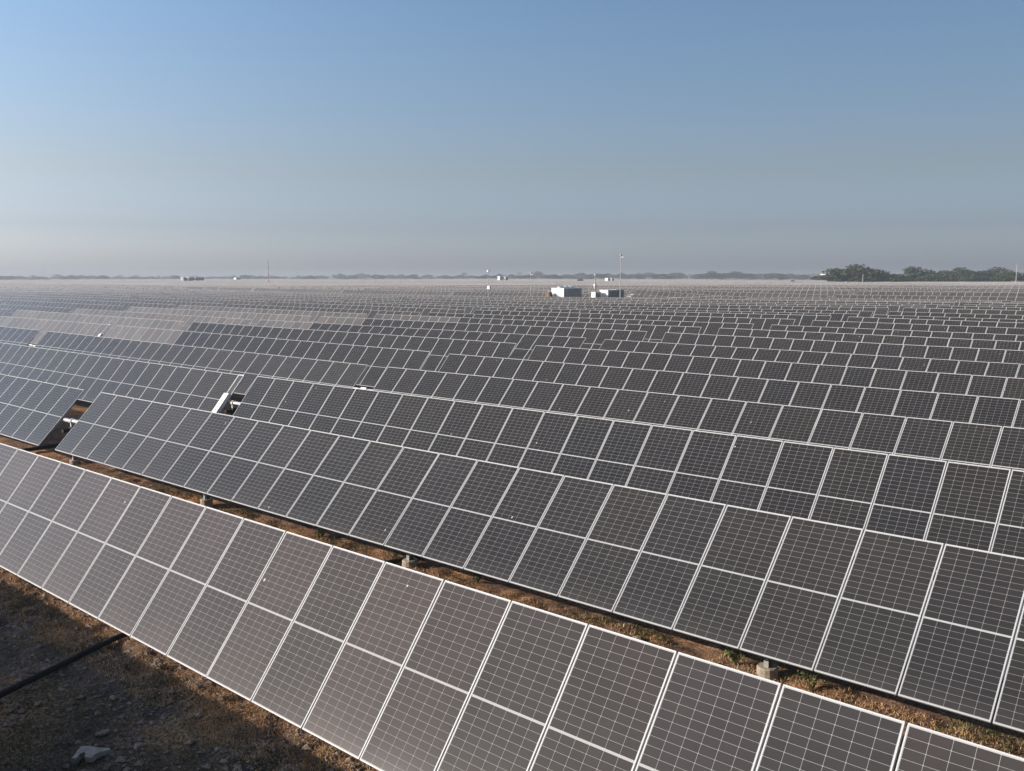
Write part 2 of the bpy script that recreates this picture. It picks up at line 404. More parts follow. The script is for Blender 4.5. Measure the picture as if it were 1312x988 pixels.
def bearing_mb(mb, tilt, mi=0):
    y = OFF * math.sin(tilt); z = HUB - OFF * math.cos(tilt)
    mb.tube([(-.03, y, z), (.03, y, z)], 0.092, 14, mi)
    mb.box((0, y, z - .12), (.05, .16, .12), mi)

_cache = {}
def cached(key, fn):
    if key not in _cache: _cache[key] = fn()
    return _cache[key]
def single_mesh(tilt_deg):
    """a whole table as one mesh, for those too small in the picture to show parts"""
    t = R(tilt_deg); mb = MB(); M = Matrix.Translation((0, 0, HUB)) @ Matrix.Rotation(t, 4, 'X')
    for i in range(NP): panel_box(mb, -NP * PITCHX / 2 + i * PITCHX + PG / 2, i, M, 0.0, (0, 1, 2))
    tube_mb(mb, t, 3, False, 8)
    for j in range(4):
        q = MB(); post_mb(q, t); 
        for f, u, mm in zip(q.f, q.uv, q.m):
            mb.quad([Vector(q.v[i]) + Vector((-PERIOD / 2 + 8.3 * j, 0, 0)) for i in f], 3)
    return mb.mesh('solar_tracker', [M_PANELF, M_FRAME, M_BACK, M_GALV])

ORD = ['zeroth', 'first', 'second', 'third', 'fourth', 'fifth', 'sixth', 'seventh', 'eighth', 'ninth', 'tenth', 'eleventh', 'twelfth', 'thirteenth', 'fourteenth', 'fifteenth', 'sixteenth', 'seventeenth', 'eighteenth', 'nineteenth', 'twentieth']
SPECIAL = {(0, 0): 'nearest solar tracker, brownish dusty panels filling the foreground above shaded stony ground',
           (0, -1): 'far left end of the nearest tracker row, beyond the frame edge',
           (1, 0): 'long grey solar tracker directly behind the foreground row, round concrete footings under it',
           (1, -1): 'grey solar tracker ending left of the open gap with white bearing',
           (2, 0): 'third row solar tracker starting right of the gap with the white controller',
           (2, -1): 'third row solar tracker carrying the narrow white controller at its right end',
           (3, 0): 'fourth row dark solar tracker starting right of two small white boxes',
           (4, -1): 'solar tracker half dusty brown and half dark, in the fifth row',
           (4, -2): 'all dusty brown solar tracker at the left of the fifth row'}
def dust_paling_of(k, g, i):
    X = g * PERIOD + i * PITCHX - 31
    if k == 0: return 0.17 + 0.06 * max(0, 1 - i / 20) + (0.03 if i == 19 else 0)
    if k == 4 and (g <= -2 or (g == -1 and i < 8)): return 0.62
    if k in (5, 6, 7) and g == -2: return 0.58
    if k == 8 and g == -2: return 0.40
    if k == 6 and g == -1 and i < 6: return 0.55
    if k == 7 and g == -1 and i < 5: return 0.50
    if k == 8 and g == -1 and i < 9: return 0.36
    if k == 1: return 0.085 + 0.07 * max(0, 1 - i / 14)
    if k in (2, 3): return 0.05 + (0.05 if g < 0 else 0)
    return (0.035 if k < 14 else 0.09) + (0.06 if g < -1 else 0) + max(0, (math.hypot(g * 33.6 - 15, row_y(k)) - 90) / 110) * 0.30  # last term: distance haze and sky reflection put into the colour

tables = []
def visible(X0, X1, Y):
    return X1 > -3.05 * Y - 4 and X0 < -0.20 * Y + 3
def make_table(k, g, Y, gapx, tilt_deg, detail, shown=True):
    X = gapx + PERIOD / 2 + g * PERIOD
    zl, zc, zr = tube_z([X - 13, X, X + 13], [Y] * 3)
    z0 = (zl + zc + zr) / 3 - HUB; slope = math.atan2(zr - zl, 26)
    t = R(tilt_deg)
    if detail == 0:
        key = round(tilt_deg)
        root = link('solar_tracker', cached(('s', key), lambda: single_mesh(key)), None, (X, Y, z0), (0, -slope, 0))
        root.color = (dust_paling_of(k, g, 14) if k < 20 else [.8, 1.1, 1.0, .85, 1.15, .95, 1.05][(k // 2) % 7] * min(1, max(.16, .16 + (math.hypot(X, Y) - 135) / 190)), 0, 0, 1)  # beyond the cabins, haze paling with distance is painted into the colour
        return root
    root = empty('solar_tracker', (X, Y, z0), (0, -slope, 0))
    kt = ('t', round(tilt_deg, 1))
    def mk(fn, mat, nm):
        def f():
            mb = MB(); fn(mb, t); return mb.mesh(nm, mat)
        return cached((nm,) + kt, f)
    link('torque_tube', mk(lambda mb, t: tube_mb(mb, t), M_GALV, 'torque_tube'), root)
    for j in range(4):
        px = -PERIOD / 2 + 8.3 * j
        link('post', mk(post_mb, M_GALV, 'post'), root, (px, 0, 0))
        if j == 0 and k < 4:
            dm = MB(); yy = OFF * math.sin(t); zz = HUB - OFF * math.cos(t); dm.box((-.02, yy + .02, zz - .36), (.2, .22, .34)); dm.tube([(-.02, yy - .1, zz - .3), (-.02, yy - .34, zz - .3)], .07, 10)
            dm.build('drive_motor', M_BLACK, root).location = (px, 0, 0)
        if detail == 2 or k < 6:
            link('bearing', mk(bearing_mb, M_BACK if j == 0 else M_GALV, 'bearing' if j else 'end_bearing'), root, (px, 0, 0))
            link('concrete_footing', mk(footing_mb, M_CONC, 'concrete_footing'), root, (px, 0, 0))
    for i in range(NP):
        x = -NP * PITCHX / 2 + (i + .5) * PITCHX
        loc = (x, 0, HUB); jit = R(random.gauss(0, 0.12))
        if detail == 2:
            p = link('solar_panel', ME_GLASS[i], root, loc, (t + jit, 0, 0))
            fr = link('panel_frame', ME_FRAME, p)
        else:
            p = link('solar_panel', ME_WHOLE[i], root, loc, (t + jit, 0, 0))
        mauve = min(1.0, max(0.0, 1.9 - i / 15) + (0.35 if i == 19 else 0)) if k == 0 else 0.0
        p.color = (dust_paling_of(k, g, i) + .03 * mauve, mauve, 0, 1)
    return root
def controller(root, tilt_deg, big=True):
    """narrow solar strip and white control box fixed to the end of a table"""
    t = R(tilt_deg); x = NP * PITCHX / 2 + 0.03
    if big:
        mb = MB(); wd = 0.34
        mb.quad([(0, -PL / 2, 0), (wd, -PL / 2, 0), (wd, PL / 2, 0), (0, PL / 2, 0)], 0, [(0.04, 0.02), (0.3, 0.02), (0.3, 0.98), (0.04, 0.98)])
        mb.box((wd / 2, 0, -.02), (wd - .01, PL - .01, .03), 1)
        for s in (-1, 1):
            mb.box((wd / 2 + s * (wd / 2 - .012), 0, .004), (.024, PL, .012), 2)
            mb.box((wd / 2, s * (PL / 2 - .016), .006), (wd - .05, .032, .012), 2)
        o = mb.build('controller_panel', [M_PANEL, M_BACK, M_WHITE], root)
        o.location = (x, 0, HUB); o.rotation_euler = (t, 0, 0); o.color = (.3, 0, 0, 1)
        m2 = MB(); m2.box((wd / 2, -.32, .06), (wd * .92, 1.15, .11), 0); m2.box((wd * .5, -.32, .118), (.06, .7, .008), 1)
        bx = m2.build('control_box', [M_WHITE, M_GALV], root)
        bx.location = (x, 0, HUB); bx.rotation_euler = (t, 0, 0)
    else:
        m2 = MB(); m2.box((.22, -.25, -.06), (.3, .42, .2), 0); m2.box((.62, -.05, -.1), (.34, .2, .2), 0)
        bx = m2.build('control_box', M_WHITE, root); bx.location = (x, 0, HUB)
        bx.rotation_euler = (t, 0, 0)

GRP = 'solar trackers standing in long parallel rows'
count = 0
plan = []
def block2_start(X):
    return 119 + np.clip((X + 100) * 0.6, 0, 19)
for k in range(-1, 22):
    Y = row_y(k); gapx = GAPX.get(k, -31.4 + 0.9 * math.sin(k * 1.7))
    for g in range(0, -16, -1):
        X0 = gapx + g * PERIOD; X1 = X0 + PERIOD
        if k == -1:
            if g > -2: plan.append((k, g, Y, gapx))
            continue
        if k > 18 and Y > block2_start(X0 + 17) - 8.5: continue
        if visible(X0, X1, Y): plan.append((k, g, Y, gapx))
far_rows = []
for j in range(-1, 200):
    Y = 119.0 + 5.61 * j
    for g in range(1, -60, -1):
        gx = -31.4 + 3.0 * math.sin(Y / 60) + g * PERIOD; gx += (1.2 if (j * 7) % 5 == 0 else 0)
        Xc = gx + PERIOD / 2
        if Y > 1000 or not visible(gx, gx + PERIOD, Y): continue
        D = math.hypot(Xc, Y)
        ang = math.degrees(math.atan2(-Xc, Y)) - math.degrees(YAW)   # left positive
        edge = 1000 if ang > 0 else max(505, 1000 + ang * 22)
        if D > edge: continue
        if Y < block2_start(Xc) and Xc > -215: continue
        far_rows.append((D, j, g, Y, gx))
far_rows.sort()
NIND = 300 - len(plan)
trow = {}
rows_seen = {}
for k, g, Y, gapx in plan:
    Xc = gapx + PERIOD / 2 + g * PERIOD; D = math.hypot(Xc, Y)
    tl = TILT.get(k, 47 + 3 * math.sin(k * 2.3)) + (0.0 if k < 2 else 0.8 * math.sin(g * 2.1 + k))
    det = 2 if (k <= 2 and D < 50) else (1 if D < 118 else 0)
    o = make_table(k, g, Y, gapx, tl, det)
    trow[(k, g)] = (o, tl)
    n = rows_seen.get(k, 0) + 1; rows_seen[k] = n
    if k == -1: lab = 'solar tracker row just in front of the camera, casting shade on the stony ground'
    elif (k, g) in SPECIAL: lab = SPECIAL[(k, g)]
    elif k <= 12: lab = f'solar tracker in the {ORD[k + 1]} row from the front, {ORD[n]} table along from the right'
    else: lab = 'hazy solar tracker in the last rows before the inverter cabins'
    tag(o, lab, 'solar tracker', GRP)
controller(*trow[(2, -1)]); controller(*trow[(4, -2)])
for key in ((3, -1), (6, -2), (8, -2), (9, -2)):
    if key in trow: controller(*trow[key], big=False)

for D, j, g, Y, gx in far_rows[:NIND]:
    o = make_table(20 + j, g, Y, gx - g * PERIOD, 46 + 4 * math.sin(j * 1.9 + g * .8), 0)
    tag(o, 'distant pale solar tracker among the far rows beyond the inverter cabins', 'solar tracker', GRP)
def far_field(items):
    V, F, UVs, MI = [], [], [], []
    for q, (D, j, g, Y, gx) in enumerate(items):
        t = R(46 + 4 * math.sin(j * 1.9 + g * .8)); s, c = math.sin(t), math.cos(t)
        a, b = gx + .65, gx + .65 + NP * PITCHX
        za, zb = tube_z([a, b], [Y, Y]); h = PL / 2; n = len(V)
        V += [(a, Y - h * c, za - h * s), (b, Y - h * c, zb - h * s), (b, Y + h * c, zb + h * s), (a, Y + h * c, za + h * s)]
        V += [(a, Y - h * c + .035 * s, za - h * s - .035 * c), (b, Y - h * c + .035 * s, zb - h * s - .035 * c), (b, Y + h * c + .035 * s, zb + h * s - .035 * c), (a, Y + h * c + .035 * s, za + h * s - .035 * c)]
        F += [(n, n + 1, n + 2, n + 3), (n + 7, n + 6, n + 5, n + 4), (n + 3, n + 2, n + 6, n + 7), (n, n + 4, n + 5, n + 1)]
        u = (q % 90) * 40
        UVs += [(u, 0), (u + NP, 0), (u + NP, 1), (u, 1)] + [(.5, .5)] * 12
        MI += [0, 2, 1, 1]
        for m in (a + 8, (a + b) / 2, b - 8):   # posts
            zz = float(tube_z(m, Y)[0]); n = len(V)
            V += [(m - .06, Y + .07, zz - HUB - .2), (m + .06, Y + .07, zz - HUB - .2), (m + .06, Y + .07, zz - .05), (m - .06, Y + .07, zz - .05),
                  (m, Y + .13, zz - HUB - .2), (m, Y + .13, zz - .05)]
            F += [(n, n + 1, n + 2, n + 3), (n + 1, n + 4, n + 5, n + 2), (n + 4, n, n + 3, n + 5)]
            UVs += [(.5, .5)] * 12; MI += [1, 1, 1]
    me = bpy.data.meshes.new('distant_solar_trackers'); me.from_pydata(V, [], F)
    for m in (M_PANELF, M_FRAME, M_BACK): me.materials.append(m)
    me.polygons.foreach_set('material_index', MI)
    me.uv_layers.new(name='UVMap').data.foreach_set('uv', np.array(UVs, dtype=np.float32).ravel())
    o = link('distant_solar_trackers', me); o.color = (1.0, 0, 0, 1)  # far mass paled fully, distance haze put into its colour
    tag(o, 'pale mass of far solar rows stretching to the hazy treeline', 'solar trackers', None, 'stuff')
far_field(far_rows[NIND:])

# ---------------------------------------------------------------- inverter cabins, masts
def cabin(name, px, D, wx, wy, h, label, top=True, legs=0.35, py_top=None):
    x, y = at_depth(px, D)
    z = gz(x, y) if py_top is None else z_at(px, py_top, x, y) - h - legs
    e = empty(name, (x, y, z))
    mb = MB(); mb.box((0, wy / 2, legs + h / 2), (wx, wy, h), 0)
    mb.build('body', M_WHITE, e)
    # side of doors and grilles facing +x
    n = max(2, int(wy / 0.8))
    for i in range(n):
        d = MB(); yy = 0.1 + (i + .5) * (wy - .2) / n
        d.box((wx / 2 + .02, yy, legs + h * .5), (.05, (wy - .2) / n - .06, h * .9), 0)
        for s in range(6): d.box((wx / 2 + .055, yy, legs + h * (.25 + .09 * s)), (.02, (wy - .2) / n - .25, .05), 1)
        d.build('door', [M_DARK, M_GALV], e)
    b = MB(); b.box((0, wy / 2, legs / 2 - .4), (wx * .92, wy * .95, legs + .8)); b.build('plinth', M_BLACK if legs > .3 else M_CONC, e)
    f = MB(); f.box((0, -.03, legs + h * .48), (wx * .42, .04, h * .82), 0); f.box((wx * .15, -.06, legs + h * .5), (.05, .05, .2), 1)
    f.build('front_door', [M_WHITE, M_DARK], e)
    if top:
        for i in range(max(1, int(wy / 1.4))):
            r = MB(); yy = .7 + i * 1.2
            r.tube([(0, yy, legs + h - .01), (0, yy, legs + h + .22), (0, yy, legs + h + .3)], [wx * .22, wx * .22, wx * .12], 12)
            r.build('roof_fan', M_WHITE if i else M_GALV, e)
    else:
        r = MB(); r.box((0, wy / 2, legs + h + .03), (wx + .16, wy + .16, .08)); r.build('roof', M_WHITE, e)
    tag(e, label, 'cabin')
    return e
cabin('inverter_cabin', 714.5, 146, 2.45, 4.4, 2.5, 'long white inverter container with roof fans, left of the switchgear cabinets', py_top=369)
cabin('switchgear_cabin', 774, 141, 1.5, 3.1, 2.3, 'white cabinet between the small cabinet and the mast, dark doors on one side', False, .2, 372)
cabin('switchgear_cabin', 785.5, 143, 1.15, 2.0, 2.35, 'rightmost white cabinet, standing behind the tallest mast', False, .2, 371.6)
cabin('switchgear_cabin', 760.5, 140, .75, 1.3, 1.95, 'smallest white cabinet at the left of the switchgear group', False, .2, 374.8)
def crate(px, D, pyt):
    x, y = at_depth(px, D); z = z_at(px, pyt, x, y)
    e = empty('transformer', (x, y, z - 2.0))
    m = MB(); m.box((0, 0, 1.15), (.55, .8, 1.5)); m.build('tank', M_ORANGE, e)
    for s in (-1, 1):
        f = MB()
        for i in range(5): f.box((s * .36, -.3 + .15 * i, 1.15), (.16, .05, 1.1))
        f.build('radiator', M_ORANGE, e)
    t = MB()
    for i in range(3): t.tube([(0, -.25 + .25 * i, 1.9), (0, -.25 + .25 * i, 2.1)], .05, 8)
    t.build('bushing', M_BACK, e)
    b = MB(); b.box((0, 0, .15), (.8, 1.0, .5)); b.build('plinth', M_CONC, e)
    tag(e, 'small rust orange transformer beside the white inverter container', 'transformer')
crate(703.5, 146, 373.6)
# far cabins seen at the horizon
FARC = [(233, 640, 355.6, 3.5, 2.0, 'tiny grey cabin at the left of the far cabin group', 1), (239.5, 640, 355.4, 3.6, 5.5, 'tiny white far cabin with dark side, middle of the group', 0),
        (249, 640, 355.5, 2.4, 6.0, 'tiny white far cabin at the right end of the group', 0), (301, 760, 355.9, 3.5, 4, 'tiny white cabin alone below the left treeline', 0),
        (639, 620, 354.2, 2.2, 2.5, 'tiny white shed right of the camera pole', 0), (646, 620, 354.8, 2.2, 2.5, 'second tiny white shed right of the camera pole', 0),
        (777, 600, 356.4, 2.4, 2.2, 'tiny white hut beside the tall mast', 0), (782, 600, 356.6, 2.0, 2.2, 'tiny white hut nearest the tall mast', 0), (1054, 700, 350.7, 4.0, 5, 'tiny pink roofed house among the trees', 2)]
for px, D, pyt, wx, wy, lab, kind in FARC:
    x, y = at_depth(px, D); g0 = gz(x, y); h = z_at(px, pyt, x, y) - g0
    e = empty('far_cabin', (x, y, g0))
    m = MB(); m.box((0, wy / 2, h / 2 - .3), (wx, wy, h + .6)); m.build('body', M_DARK if kind == 1 else M_WHITE, e)
    d = MB()
    for i in range(3): d.box((wx / 2 + .02, wy * (.2 + .3 * i), h / 2), (.08, wy * .26, h * .8))
    d.build('door', M_DARK, e)
    r = MB(); r.box((0, wy / 2, h + .08), (wx + .3, wy + .3, .16)); r.build('roof', M_ORANGE if kind == 2 else M_WHITE, e)
    tag(e, lab, 'cabin')

M_RED = simple('mast_red', (0.35, 0.06, 0.04), .6)
M_POLE = simple('weathered_pole', (0.36, 0.36, 0.35), .6, 0, .1, 2)
def mast(px, D, ytop, r, label, head=None, stripes=False, name='mast', mat=None):
    x, y = at_depth(px, D); g0 = gz(x, y); zt = z_at(px, ytop, x, y); H = zt - g0; r = r * .95
    e = empty(name, (x, y, g0))
    m = MB(); nseg = 8
    for i in range(nseg):
        a, b = H * i / nseg - (.4 if i == 0 else 0), H * (i + 1) / nseg
        ra, rb = r * (1 - .45 * i / nseg), r * (1 - .45 * (i + 1) / nseg)
        m.tube([(0, 0, a), (0, 0, b)], [ra, rb], 8, (i % 2) if stripes else 0, False)
    m.build('pole', [mat or M_POLE, M_RED], e)
    b = MB(); b.box((0, 0, .05), (r * 6, r * 6, .5)); b.build('base', M_CONC, e)
    if head == 'camera':
        h = MB(); h.tube([(0, 0, H - .02), (0, 0, H + .12), (0, 0, H + .3), (0, 0, H + .36)], [.10, .16, .15, .05], 10); h.build('camera_dome', M_POLE, e)
        h = MB(); h.box((.25, 0, H - .1), (.5, .06, .06)); h.build('arm', M_GALV, e)
    if head == 'box':
        h = MB(); h.box((.25, -.1, H * .62), (.55, .3, .5)); h.build('equipment_box', M_WHITE, e)
        h = MB(); h.box((0, 0, H - .1), (.3, .3, .25)); h.build('camera_dome', M_GALV, e)
    if head == 'mid':
        h = MB(); h.tube([(0, 0, H * .70), (0, 0, H * .76), (0, 0, H * .8)], [.12, .28, .15], 10); h.build('lamp_head', M_WHITE, e)
        h = MB(); h.box((0, 0, H), (.28, .28, .22)); h.build('camera_dome', M_DARK, e)
    tag(e, label, 'mast'); return e
mast(795, 139, 328.5, .085, 'tallest galvanised mast with white camera head above the cabinets', 'camera')
mast(762.5, 150, 352, .12, 'thick dark pole with white lamp behind the switchgear cabinets', 'mid', mat=M_DARK)
mast(625.5, 150, 346.5, .07, 'slim pole carrying a white equipment box left of the container', 'box')
mast(680, 156, 351, .05, 'thin grey pole with small dome just left of the inverter container', 'camera')
mast(344, 430, 333, .2, 'tall thin red and white mast rising alone over the left horizon', None, True)
mast(1302, 330, 338, .13, 'pale pole at the right edge of the tree clump', None)
mast(1105.5, 400, 350.5, .16, 'short pale pole in front of the tallest tree', None)
mast(242, 620, 347.5, .16, 'dark thin pole above the far left cabins', None, mat=M_DARK)
mast(208, 600, 348.5, .1, 'thin pole with round head left of the far cabins', 'camera')
mast(755, 152, 366, .03, 'thin short rod between container and cabinets', None)
mast(803.5, 152, 367, .03, 'thin short rod right of the rightmost cabinet', None)
for px, yt, lab in ((57, 344, 'faint lattice pylon far behind the left treeline'), (383, 343.5, 'faint lattice pylon right of the red and white mast'), (472.5, 342, 'faint lattice pylon above the middle of the left treeline')):
    D = 2000; x, y = at_depth(px, D); g0 = gz(x, y); H = z_at(px, yt, x, y) - g0
    e = empty('pylon', (x, y, g0)); m = MB()
    for sx in (-1, 1):
        for sy in (-1, 1): m.tube([(sx * 1.6, sy * 1.6, -.5), (sx * .2, sy * .2, H)], .12, 4)
    for i in range(8):
        z = H * i / 8; q = 1.6 - 1.4 * i / 8; z2 = H * (i + 1) / 8; q2 = 1.6 - 1.4 * (i + 1) / 8
        for s in (-1, 1):
            m.tube([(s * q, -q, z), (s * q2, q2, z2)], .07, 4); m.tube([(-q, s * q, z), (q2, s * q2, z2)], .07, 4)
    m.build('lattice', M_GALV, e)
    c = MB()
    for i in range(3): c.box((0, 0, H * (.72 + .1 * i)), (3.4 - .6 * i, .2, .2))
    c.build('cross_arm', M_GALV, e); tag(e, lab, 'pylon')

# ---------------------------------------------------------------- trees
def foliage_mat(name, a, b_):
    m, n, b = new_mat(name); g = N(n, 'ShaderNodeNewGeometry'); oi = N(n, 'ShaderNodeObjectInfo')
    ns = noise(n, g.outputs['Position'], 0.45, 3)
    c = ramp(n, ns.outputs[0], [(.3, rgb(*a)), (.7, rgb(*b_))])
    c = mixc(n, oi.outputs['Random'], c, mixc(n, 1.0, c, rgb(1.35, 1.2, .9), 'MULTIPLY'))
    n.links.new(c, b.inputs['Base Color']); b.inputs['Roughness'].default_value = .7
    b.inputs['Specular IOR Level'].default_value = .2
    return m
M_LEAF = foliage_mat('leaf_green', (.016, .027, .013), (.050, .066, .028))
M_BARK = simple('bark', (.13, .10, .075), .9, 0, .2, 4, .4)
def crown_mesh(seed, nblob, nleaf, spread=0.5, flat=.62, leaf=.075):
    """unit tree: height 1, width about 1; leaf clumps over uneven blobs"""
    r = np.random.default_rng(seed); V, F = [], []
    blobs = []
    for i in range(nblob):
        a = r.uniform(0, 2 * math.pi); d = spread * math.sqrt(r.random()) * .75
        zz = r.uniform(.30, .80) - d * .25
        blobs.append((d * math.cos(a), d * math.sin(a), zz, r.uniform(.12, .235)))
    blobs.append((0, 0, .80, .18))
    for (cx, cy, cz, rad) in blobs:
        k = int(nleaf * rad / .18)
        for _ in range(k):
            d = r.normal(size=3); d /= np.linalg.norm(d)
            p = np.array((cx, cy, cz)) + d * rad * (r.random() ** .35) * np.array((1.1, 1.1, flat + .25))
            if p[2] < .06 or p[2] > 1.0: continue
            nrm = d * .8 + r.normal(size=3) * .6; nrm /= np.linalg.norm(nrm)
            u = np.cross(nrm, r.normal(size=3)); u /= np.linalg.norm(u); v = np.cross(nrm, u)
            s = leaf * r.uniform(.5, 1.1); n = len(V)
            for (a, b) in ((-1, -.6), (.2, -1), (1, .1), (.1, .9)):
                V.append(tuple(p + (u * a + v * b) * s * .5))
            F.append((n, n + 1, n + 2, n + 3))
    me = bpy.data.meshes.new('crown'); me.from_pydata(V, [], F); me.materials.append(M_LEAF)
    return me
def trunk_mesh(seed):
    r = random.Random(seed); m = MB()
    m.tube([(0, 0, -.05), (.01, 0, .15), (-.01, .01, .34), (.01, 0, .6)], [.032, .026, .02, .006], 8)
    for i in range(5):
        a = r.uniform(0, 6.28); z = r.uniform(.2, .42); l = r.uniform(.18, .32)
        m.tube([(0, 0, z), (l * .5 * math.cos(a), l * .5 * math.sin(a), z + .12), (l * math.cos(a), l * math.sin(a), z + .22)], [.016, .011, .004], 6)
    return m.mesh('trunk', M_BARK)
CROWNS = [crown_mesh(s, nb, nl, sp, fl, lf) for s, nb, nl, sp, fl, lf in ((1, 15, 150, .5, .6, .075), (2, 12, 130, .48, .55, .085), (3, 18, 150, .55, .6, .07), (4, 10, 130, .42, .7, .085), (5, 14, 140, .52, .5, .08))]
TRUNKS = [trunk_mesh(s) for s in range(3)]
def tree(px, ytop, wpx, D, label, group='trees along the hazy horizon', ci=None, name='tree'):
    x, y = at_depth(px, D); g0 = gz(x, y); H = z_at(px, ytop, x, y) - g0
    H = max(H, 1.5); W = wpx / FPX * D
    e = empty(name, (x, y, g0), (0, 0, random.uniform(0, 6.28)))
    i = random.randrange(5) if ci is None else ci
    c = link('crown', CROWNS[i], e); c.scale = (W, W, H)
    t = link('trunk', TRUNKS[i % 3], e); t.scale = (min(W, H), min(W, H), H)
    tag(e, label, 'tree', group); return e
big = [(1098, 336.5, 54, 475, 'tallest darkest tree standing at the front of the right tree clump', 2), (1081, 346, 34, 480, 'dark rounded tree hugging the left side of the tallest tree', 0),
       (1129, 344.5, 42, 490, 'round dark tree just right of the tallest tree', 0), (1116, 350, 30, 470, 'low dark tree filling in right below the tallest tree', 1), (1152, 349, 38, 500, 'low bushy tree between the round dark tree and the pale tree', 1),
       (1168, 340, 50, 540, 'tall pale tree second highest in the right clump', 4), (1190, 347.5, 34, 520, 'medium tree right of the tall pale tree', 3), (1208, 350, 36, 520, 'low dark tree midway along the right clump', 1),
       (1230, 341, 44, 570, 'broad pale tree past the middle of the right clump', 2), (1247, 348, 32, 540, 'low rounded tree right of the broad pale tree', 0), (1263, 343, 46, 590, 'broad bluish tree behind the dark right edge tree', 4),
       (1292, 344.5, 32, 510, 'dark tree beside the pale pole near the right edge', 2), (1278, 341, 50, 640, 'high hazy tree rising behind the right clump', 0), (1314, 346, 40, 620, 'hazy tree cut by the right photo edge', 1),
       (1062, 350, 30, 600, 'paler tree left of the dark clump', 1), (1046, 353, 24, 640, 'small pale tree left end of the right clump', 3), (1205, 346, 50, 700, 'hazy broad tree behind the middle of the clump', 4), (1140, 352, 30, 470, 'small dark bush like tree at the foot of the clump', 3)]
for px, yt, wp, D, lab, ci in big: tree(px, yt + (0 if px < 1125 or yt < 342 else 2.5), wp * (1.3 if 1070 < px < 1110 else 1.08), D, lab, 'trees of the right clump', ci)
line = [(1030, 352.5, 24), (1012, 351, 26), (993, 350.5, 28), (972, 351, 24), (956, 352.5, 22), (942, 348, 36), (925, 350.5, 26), (912, 347.5, 26), (893, 352, 26), (868, 349.5, 30), (850, 351, 24), (832, 349.5, 30), (812, 352, 26),
        (797, 351, 22), (778, 350.5, 22), (765, 351, 26), (744, 350, 26), (726, 352, 24), (708, 352, 30), (689, 348, 16), (674, 353, 24), (655, 352, 18), (640, 351, 14), (622, 352.5, 22), (604, 353.5, 20), (588, 353, 16), (571, 353.5, 22),
        (549, 352.5, 20), (530, 352, 20), (514, 352, 18), (500, 352.5, 22), (482, 352, 20), (463, 350.5, 20), (450, 353, 16), (436, 351.2, 18), (412, 353.5, 18), (398, 353.5, 16), (382, 354, 16), (352, 354.5, 24), (334, 354, 16), (322, 353.2, 12), (314, 352.8, 14),
        (292, 355, 20), (272, 355, 22), (226, 353.5, 14), (212, 355, 20), (194, 354.8, 18), (172, 355, 22), (150, 355, 16), (132, 353.2, 16), (118, 353.5, 16), (104, 353, 16), (90, 354, 18), (76, 354.2, 16), (52, 355, 18), (28, 354.8, 16), (14, 354, 20), (2, 354, 20)]
for i, (px, yt, wp) in enumerate(line):
    tree(px, yt - 1.0, wp * 1.2, 1450 + 200 * math.sin(i * 2.4) + (0 if px > 600 else 250), 'small hazy blue green tree in the long treeline on the horizon')
tree(1016, 358.6, 12, 430, 'single dark bush on the pale field left of the tree clump', 'lone bushes in the field', 3, 'bush')
tree(744, 356.6, 10, 470, 'small dark bush above the gap between container and cabinets', 'lone bushes in the field', 3, 'bush')
def far_wood():
    V, F = [], []; r = np.random.default_rng(9)
    px = -120
    while px < 1460:
        D = r.uniform(2100, 2700); x, y = at_depth(px, D); g0 = gz(x, y)
        h = r.uniform(6, 15) * (1 if px > 560 else .62); wd = r.uniform(18, 42)
        for _ in range(90):
            a = r.uniform(0, 6.28); q = math.sqrt(r.random()); zz = r.random() ** .8
            q *= math.sqrt(max(.05, 1 - zz * zz))
            p = np.array((x + wd * .5 * q * math.cos(a), y + wd * .5 * q * math.sin(a), g0 + h * zz))
            u = r.normal(size=3); u /= np.linalg.norm(u); v = np.cross(u, r.normal(size=3)); v /= np.linalg.norm(v)
            s = r.uniform(1.0, 2.5); n = len(V)
            V.extend([tuple(p - u * s), tuple(p + v * s * .8), tuple(p + u * s), tuple(p - v * s * .8)]); F.append((n, n + 1, n + 2, n + 3))
        px += r.uniform(6, 14) if px > 620 else r.uniform(8, 34)
    me = bpy.data.meshes.new('far_wood'); me.from_pydata(V, [], F); me.materials.append(M_LEAF)
    tag(link('far_wood', me), 'faint blue continuous woodland closing off the horizon', 'wood', None, 'stuff')
far_wood()

